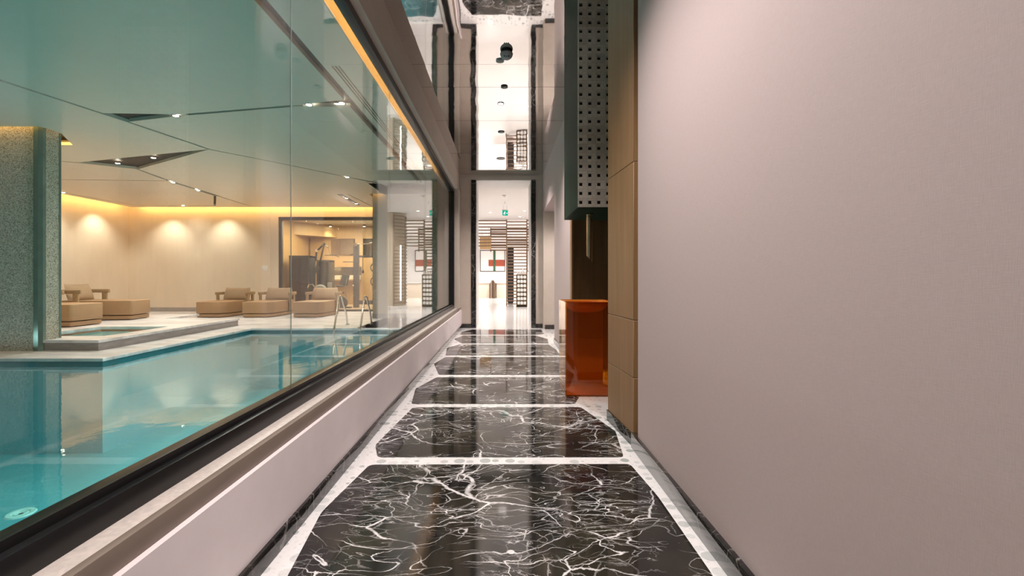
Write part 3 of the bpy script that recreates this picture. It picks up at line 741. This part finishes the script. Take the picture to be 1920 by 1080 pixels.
# ---------------------------------------------------------------- loungers
def make_lounger(label):
    t = thing('chaise_lounge', label, 'lounge chair', (0, 0, 0), 0, 'tan chaise lounges around the pool')
    foot = [(-.40, .0), (.30, 0), (.40, .22), (.40, 1.35), (.30, 1.5), (-.30, 1.5), (-.40, 1.35)]
    MB().prism(rounded([(x * .96, .015 + y * .98) for x, y in foot], .05), .015, .10).build('base', 'tan', t, bevel=.012)
    MB().prism(rounded(foot, .06), .115, .43).build('mattress', 'tan', t, bevel=.055, seg=4)
    # pillow
    n = 10; v = []; f = []
    for s_ in (-1, 1):
        for i in range(n + 1):
            for j in range(n + 1):
                a, b = -1 + 2 * i / n, -1 + 2 * j / n
                th = .085 * (max(0, 1 - abs(a) ** 2.6) * max(0, 1 - abs(b) ** 2.6)) ** .5
                x = a * .37 * (1 - .06 * (1 - b * b) * abs(a) ** 3 * -1 - .05 * b); z = b * .19 * (1 + .06 * abs(a) ** 4)
                v.append((x, s_ * th, z))
    m1 = (n + 1) ** 2
    for s_ in (0, 1):
        for i in range(n):
            for j in range(n):
                q = [s_ * m1 + i * (n + 1) + j, s_ * m1 + (i + 1) * (n + 1) + j, s_ * m1 + (i + 1) * (n + 1) + j + 1, s_ * m1 + i * (n + 1) + j + 1]
                f.append(tuple(q if s_ == 0 else q[::-1]))
    p = MB().add(v, f).build('pillow', 'tan2', t, smooth=True); p.location = (0, 1.28, .60); p.rotation_euler = (-.28, 0, 0)
    # wrap-round wooden back rail
    pts = [(-.44, .95), (-.44, 1.40), (-.38, 1.53), (-.25, 1.58), (.25, 1.58), (.38, 1.53), (.44, 1.40), (.44, .95)]
    MB().prism(strip(pts, .05), .585, .665).build('back_rail', 'tanwood', t, bevel=.008)
    for x, y in ((-.44, 1.05), (.44, 1.05), (-.3, 1.57), (.3, 1.57)):
        box(x - .022, x + .022, y - .05, y + .05, .10, .586).build('rail_post', 'tanwood', t, bevel=.006)
    return t
L0 = make_lounger('tan chaise lounge left of the gym window, nearest the raised step'); L0.location = (-8.0, 12.4, 0)
dup(L0, (-6.74, 12.4, 0), 0, 'tan chaise lounge in the middle of the back row, at the gym window edge')
dup(L0, (-5.36, 12.4, 0), 0, 'tan chaise lounge in front of the gym window, next to the ladder')
dup(L0, (-8.22, 10.38, .16), PI / 2 + .16, 'long tan chaise lounge on the platform right of the column')
dup(L0, (-8.10, 8.92, .16), PI / 2, 'tan chaise lounge whose foot end shows from behind the column')
stb = thing('side_table', 'small wooden side table between the two chaises by the column', 'table', (-9.05, 9.52, .16))
box(-.25, .25, -.14, .14, .32, .36).build('table_top', 'tanwood', stb, bevel=.006)
for x in (-.235, .205): box(x, x + .03, -.13, .13, 0, .32).build('side_leg', 'tanwood', stb, bevel=.004)
# ladder
ld = thing('pool_ladder', 'polished steel pool ladder with two handrails at the pool edge', 'ladder', (-3.62, 9.83, 0))
def rail():
    pts = [(0, -.16, -1.1), (0, -.16, -.3), (0, -.10, 0), (0, .12, .50)]
    for k in range(1, 9):
        a = PI - .4 - k * (PI - .5) / 8; pts.append((0, .27 + .14 * math.cos(a), .56 + .12 * math.sin(a)))
    pts += [(0, .62, .3), (0, .74, .0)]
    return pts
for x in (0, .56):
    r_ = MB().tube(rail(), .021, 12).build('handrail', 'chrome', ld, smooth=True); r_.location = (x, 0, 0)
    fl_ = MB().lathe([(.05, 0), (.05, .01), (.03, .025)]).build('floor_flange', 'chrome', r_, smooth=True); fl_.location = (0, .74, 0)
for z in (-.35, -.65, -.95): box(.0, .56, -.2, -.12, z, z + .03).build('step', 'chrome', ld, bevel=.005)

# ================================================================== GYM BEHIND WINDOW 2
struct('floor_gym', box(-7.9, -3.35, YW + .15, 18.9, -.1, .0), plain('gym oak floor', (.55, .42, .30), .4))
struct('ceiling_gym', box(-7.9, -3.35, YW + .15, 18.9, 3.2, 3.3), plain('gym ceiling', (.6, .5, .38), .7))
gb = struct('wall_gym_back', box(-7.9, -3.35, 18.5, 18.7, 0, 3.3), 'gymwood')
struct('wall_gym_left', box(-8.0, -7.9, YW + .15, 18.7, 0, 3.3), 'gymwood')
g2 = bpy.data.objects.new('window_2', None); C.objects.link(g2); g2['kind'] = 'structure'
for nm, b in (('frame_head', (-7.27, -3.35, 14.72, 14.82, 2.95, 3.05)), ('frame_sill', (-7.27, -3.35, 14.72, 14.82, 0, .06)), ('frame_stile', (-7.27, -7.17, 14.72, 14.82, .06, 2.95))):
    box(*b).build(nm, 'dark', g2, bevel=.004)
box(-7.17, -4.89, 14.765, 14.775, .06, 2.95).build('pane', 'glassc', g2); box(-4.885, -3.35, 14.765, 14.775, .06, 2.95).build('pane', 'glassc', g2)
# mirrored openings and bulkhead in gym wall
for x0, x1 in ((-8.5, -7.85), (-7.0, -6.03), (-5.7, -4.6)):
    x0 = max(x0, -7.88)
    box(x0, x1, 18.46, 18.5, 2.0, 2.67).build('mirror_panel', plain('bronze mirror', (.42, .36, .28), .06, 1.0, vary=.2, scale=1.2), gb)
MB().prism([(-7.9, 17.2), (-6.75, 18.5), (-7.9, 18.5)], 2.72, 3.2).build('bulkhead', 'gymwood', gb)
tsf = thing('towel_shelf', 'lit niche shelf holding towels on the gym back wall', 'shelf', (-7.02, 18.5, .98))
box(0, 1.25, -.36, 0, 0, .05).build('shelf_board', 'gymwood', tsf); box(0, 1.25, -.36, 0, .53, .57).build('top_board', 'gymwood', tsf)
box(.04, 1.25, -.02, 0, .05, .53).build('back_board', 'wooddark', tsf); box(0, .04, -.36, 0, .05, .53).build('side_board', 'gymwood', tsf)
box(.045, .06, -.33, -.03, .06, .52).build('light_strip', 'shelfglow', tsf); box(.06, 1.2, -.345, -.33, .051, .056).build('light_strip', 'shelfglow', tsf)
point((-6.75, 18.3, 1.45), 3, (1, .85, .5), .05)
tw = MB()
for z in (0, .05, .1): tw.box(-.19, .19, -.13, .13, z, z + .045)
tme = tw.data('towel', 'towel', .015, 2, True)
for x, z, lab in ((-6.72, 1.03, 'folded towel stack at the left end of the lit gym shelf'), (-6.30, 1.03, 'folded towel stack in the middle of the lit gym shelf'), (-5.95, 1.03, 'folded towel stack at the right end of the lit gym shelf')):
    o = share('folded_towels', tme, None, (x, 18.32, z)); tag(o, lab, 'towels', 'towels on the gym shelf')
for x, lab in ((-6.9, 'warm gym spotlight above the middle mirror panel'), (-5.55, 'warm gym spotlight above the right mirror panel')):
    t = thing('gym_spotlight', lab, 'light', (x, 18.15, 3.13), 0, 'gym spotlights')
    MB().lathe([(.05, 0), (.06, .03), (.06, .07)]).build('housing', 'dark', t, smooth=True); MB().lathe([(.045, -.002), (.045, .004)]).build('lens', 'lamp', t)
# multi gym
mg = thing('multi_gym_machine', 'dark multi gym with smoked weight towers behind the gym window', 'gym machine', (-7.7, 16.3, 0))
for (x0, x1, y0, y1, h_) in ((.02, .76, 0, .5, 1.88), (.80, 1.28, .5, 1.0, 1.74)):
    box(x0, x1, y0, y0 + .02, .12, h_ - .08).build('tower_shroud', 'shroud', mg)
    box(x0, x1, y1 - .02, y1, .12, h_ - .08).build('tower_shroud', 'gunmetal', mg)
    for x in (x0, x1 - .07): box(x, x + .07, y0 - .01, y1, 0, h_).build('tower_post', 'gunmetal', mg, bevel=.006)
    box(x0, x1, y0 - .012, y1, h_ - .08, h_).build('tower_cap', 'gunmetal', mg, bevel=.006); box(x0, x1, y0 - .012, y1, 0, .12).build('tower_foot', 'gunmetal', mg)
    xm = (x0 + x1) / 2
    for i in range(10): box(xm - .13, xm + .13, y0 + .15, y0 + .32, .14 + i * .07, .2 + i * .07).build('weight_plate', 'rubber', mg)
    for dx in (-.07, .07): MB().tube([(xm + dx, y0 + .23, .12), (xm + dx, y0 + .23, h_ - .08)], .012, 8).build('guide_rod', 'chrome', mg)
MB().tube([(.86, .3, 1.7), (.88, .3, 2.05), (1.16, .25, 2.30)], .035, 10).build('pulley_arm', 'gunmetal', mg, smooth=True)
MB().tube([(1.02, .3, 1.7), (1.18, .25, 2.30), (1.32, .25, 2.20)], .03, 10).build('pulley_arm', 'gunmetal', mg, smooth=True)
MB().lathe([(.06, -.02), (.06, .02)], (1.18, .24, 2.30), 18, 'y').build('pulley', 'chrome', mg, smooth=True)
MB().lathe([(.06, -.02), (.06, .02)], (.90, .28, 2.08), 18, 'y').build('pulley', 'chrome', mg, smooth=True)
MB().tube([(1.32, .25, 2.22), (1.40, .25, 1.92)], .006, 6).build('cable', 'rubber', mg)
MB().tube([(1.20, .25, 1.90), (1.55, .25, 1.92), (1.72, .25, 1.83)], .014, 8).build('pull_bar', 'gunmetal', mg, smooth=True)
MB().tube([(.95, -.1, 1.30), (1.12, -.16, 1.25), (1.17, -.18, 1.42), (1.10, -.1, 1.5)], .014, 8).build('press_handle', 'rubber', mg, smooth=True)
MB().tube([(.93, 0, .4), (.98, -.08, 1.2), (1.02, .1, 1.7)], .03, 10).build('press_arm', 'gunmetal', mg, smooth=True)
box(.85, 1.2, -.45, .0, .42, .50).build('seat_pad', 'rubber', mg, bevel=.03); box(1.0, 1.06, -.3, -.2, 0, .42).build('seat_post', 'gunmetal', mg)
# cable rack
cr = thing('cable_rack', 'dark upright cable rack at the right side of the gym window', 'gym machine', (-5.45, 16.5, 0))
box(0, .19, 0, .14, 0, 2.30).build('upright', 'gunmetal', cr, bevel=.008); box(1.0, 1.15, 0, .14, 0, 2.0).build('upright', 'gunmetal', cr, bevel=.008)
box(.19, 1.0, .03, .11, 1.82, 1.90).build('crossbar', 'rubber', cr, bevel=.005); box(.19, 1.0, .02, .12, .12, .26).build('base_bar', 'gunmetal', cr)
MB().lathe([(.07, -.03), (.07, .03)], (.1, -.05, 2.28), 18, 'y').build('pulley', 'chrome', cr, smooth=True)
MB().tube([(.12, -.05, 2.30), (.55, -.05, 2.31), (.70, -.05, 2.36)], .015, 8).build('pull_bar', 'chrome', cr, smooth=True)
MB().tube([(-.35, -.05, 1.66), (.25, -.05, 1.66)], .015, 8).build('bar_handle', 'rubber', cr, smooth=True)
MB().tube([(.35, 0, 1.82), (.35, 0, 1.35)], .012, 8).build('strap', 'rubber', cr); box(.31, .39, -.02, .02, 1.25, 1.36).build('strap_handle', 'rubber', cr, bevel=.01)
for z in (.95, 1.45): MB().tube([(.75 + .1 * math.cos(a), -.05, z + .13 * math.sin(a)) for a in [2 * PI * k / 16 for k in range(16)]], .02, 8, True).build('ring_handle', 'rubber', cr, smooth=True)
for z in (.45, .8): MB().lathe([(.02, 0), (.03, .05), (.02, .06)], (-.02, 0, z), 12, 'x').build('adjust_knob', 'chrome', cr, smooth=True)
# exercise bike
bk = thing('exercise_bike', 'exercise bike with upright seat back and flywheel inside the gym', 'exercise bike', (-5.95, 16.2, 0))
MB().lathe([(.02, -.03), (.19, -.03), (.21, 0), (.19, .03), (.02, .03)], (.22, 0, .22), 28, 'y').build('flywheel', 'gunmetal', bk, smooth=True)
MB().tube([(.22 + .2 * math.cos(a), -.035, .22 + .2 * math.sin(a)) for a in [2 * PI * k / 24 for k in range(24)]], .012, 8, True).build('wheel_rim', 'chrome', bk, smooth=True)
sb = box(-.13, .13, -.035, .035, -.2, .2).build('seat_back', 'rubber', bk, bevel=.03, seg=3); sb.location = (.27, .1, 1.02); sb.rotation_euler = (0, .25, .5)
box(.02, .26, -.1, .16, .76, .82).build('seat_pad', 'rubber', bk, bevel=.025, seg=3)
MB().tube([(.33, .1, 1.05), (.28, .1, .7), (.34, .1, .1)], .022, 10).build('seat_tube', 'chrome', bk, smooth=True)
MB().tube([(-.3, .1, .55), (.0, .1, .5), (.25, .1, .55)], .03, 10).build('frame_tube', 'gunmetal', bk, smooth=True)
MB().tube([(-.28, .1, .1), (-.25, .1, .75)], .025, 10).build('console_post', 'gunmetal', bk, smooth=True)
box(-.34, -.18, .04, .1, .72, .92).build('console', 'grey', bk, bevel=.015)
box(-.4, .5, .02, .18, 0, .05).build('base_frame', 'gunmetal', bk, bevel=.01)
for x in (-.05, .06): box(x, x + .1, -.12, -.04, .38, .41).build('pedal', 'chrome', bk, bevel=.005)
# spin bike behind the lounger
sb2 = thing('spin_bike', 'spin bike with round shell and curved handlebar behind the middle chaise pillow', 'exercise bike', (-6.45, 15.5, 0))
MB().lathe([(.02, -.06), (.2, -.05), (.24, 0), (.2, .05), (.02, .06)], (.22, 0, .62), 24, 'y').build('wheel_shell', 'grey', sb2, smooth=True)
MB().tube([(-.18, -.1, .74), (-.12, -.12, .86), (.0, -.12, .86), (.08, -.1, .76)], .02, 10).build('handlebar', 'chrome', sb2, smooth=True)
MB().tube([(.0, 0, .05), (.05, 0, .6), (-.05, -.08, .84)], .03, 10).build('frame_tube', 'gunmetal', sb2, smooth=True)
box(-.25, .5, -.08, .08, 0, .05).build('base_frame', 'gunmetal', sb2, bevel=.01)
MB().tube([(.22, 0, .4), (.22, 0, .04)], .03, 8).build('fork', 'gunmetal', sb2)
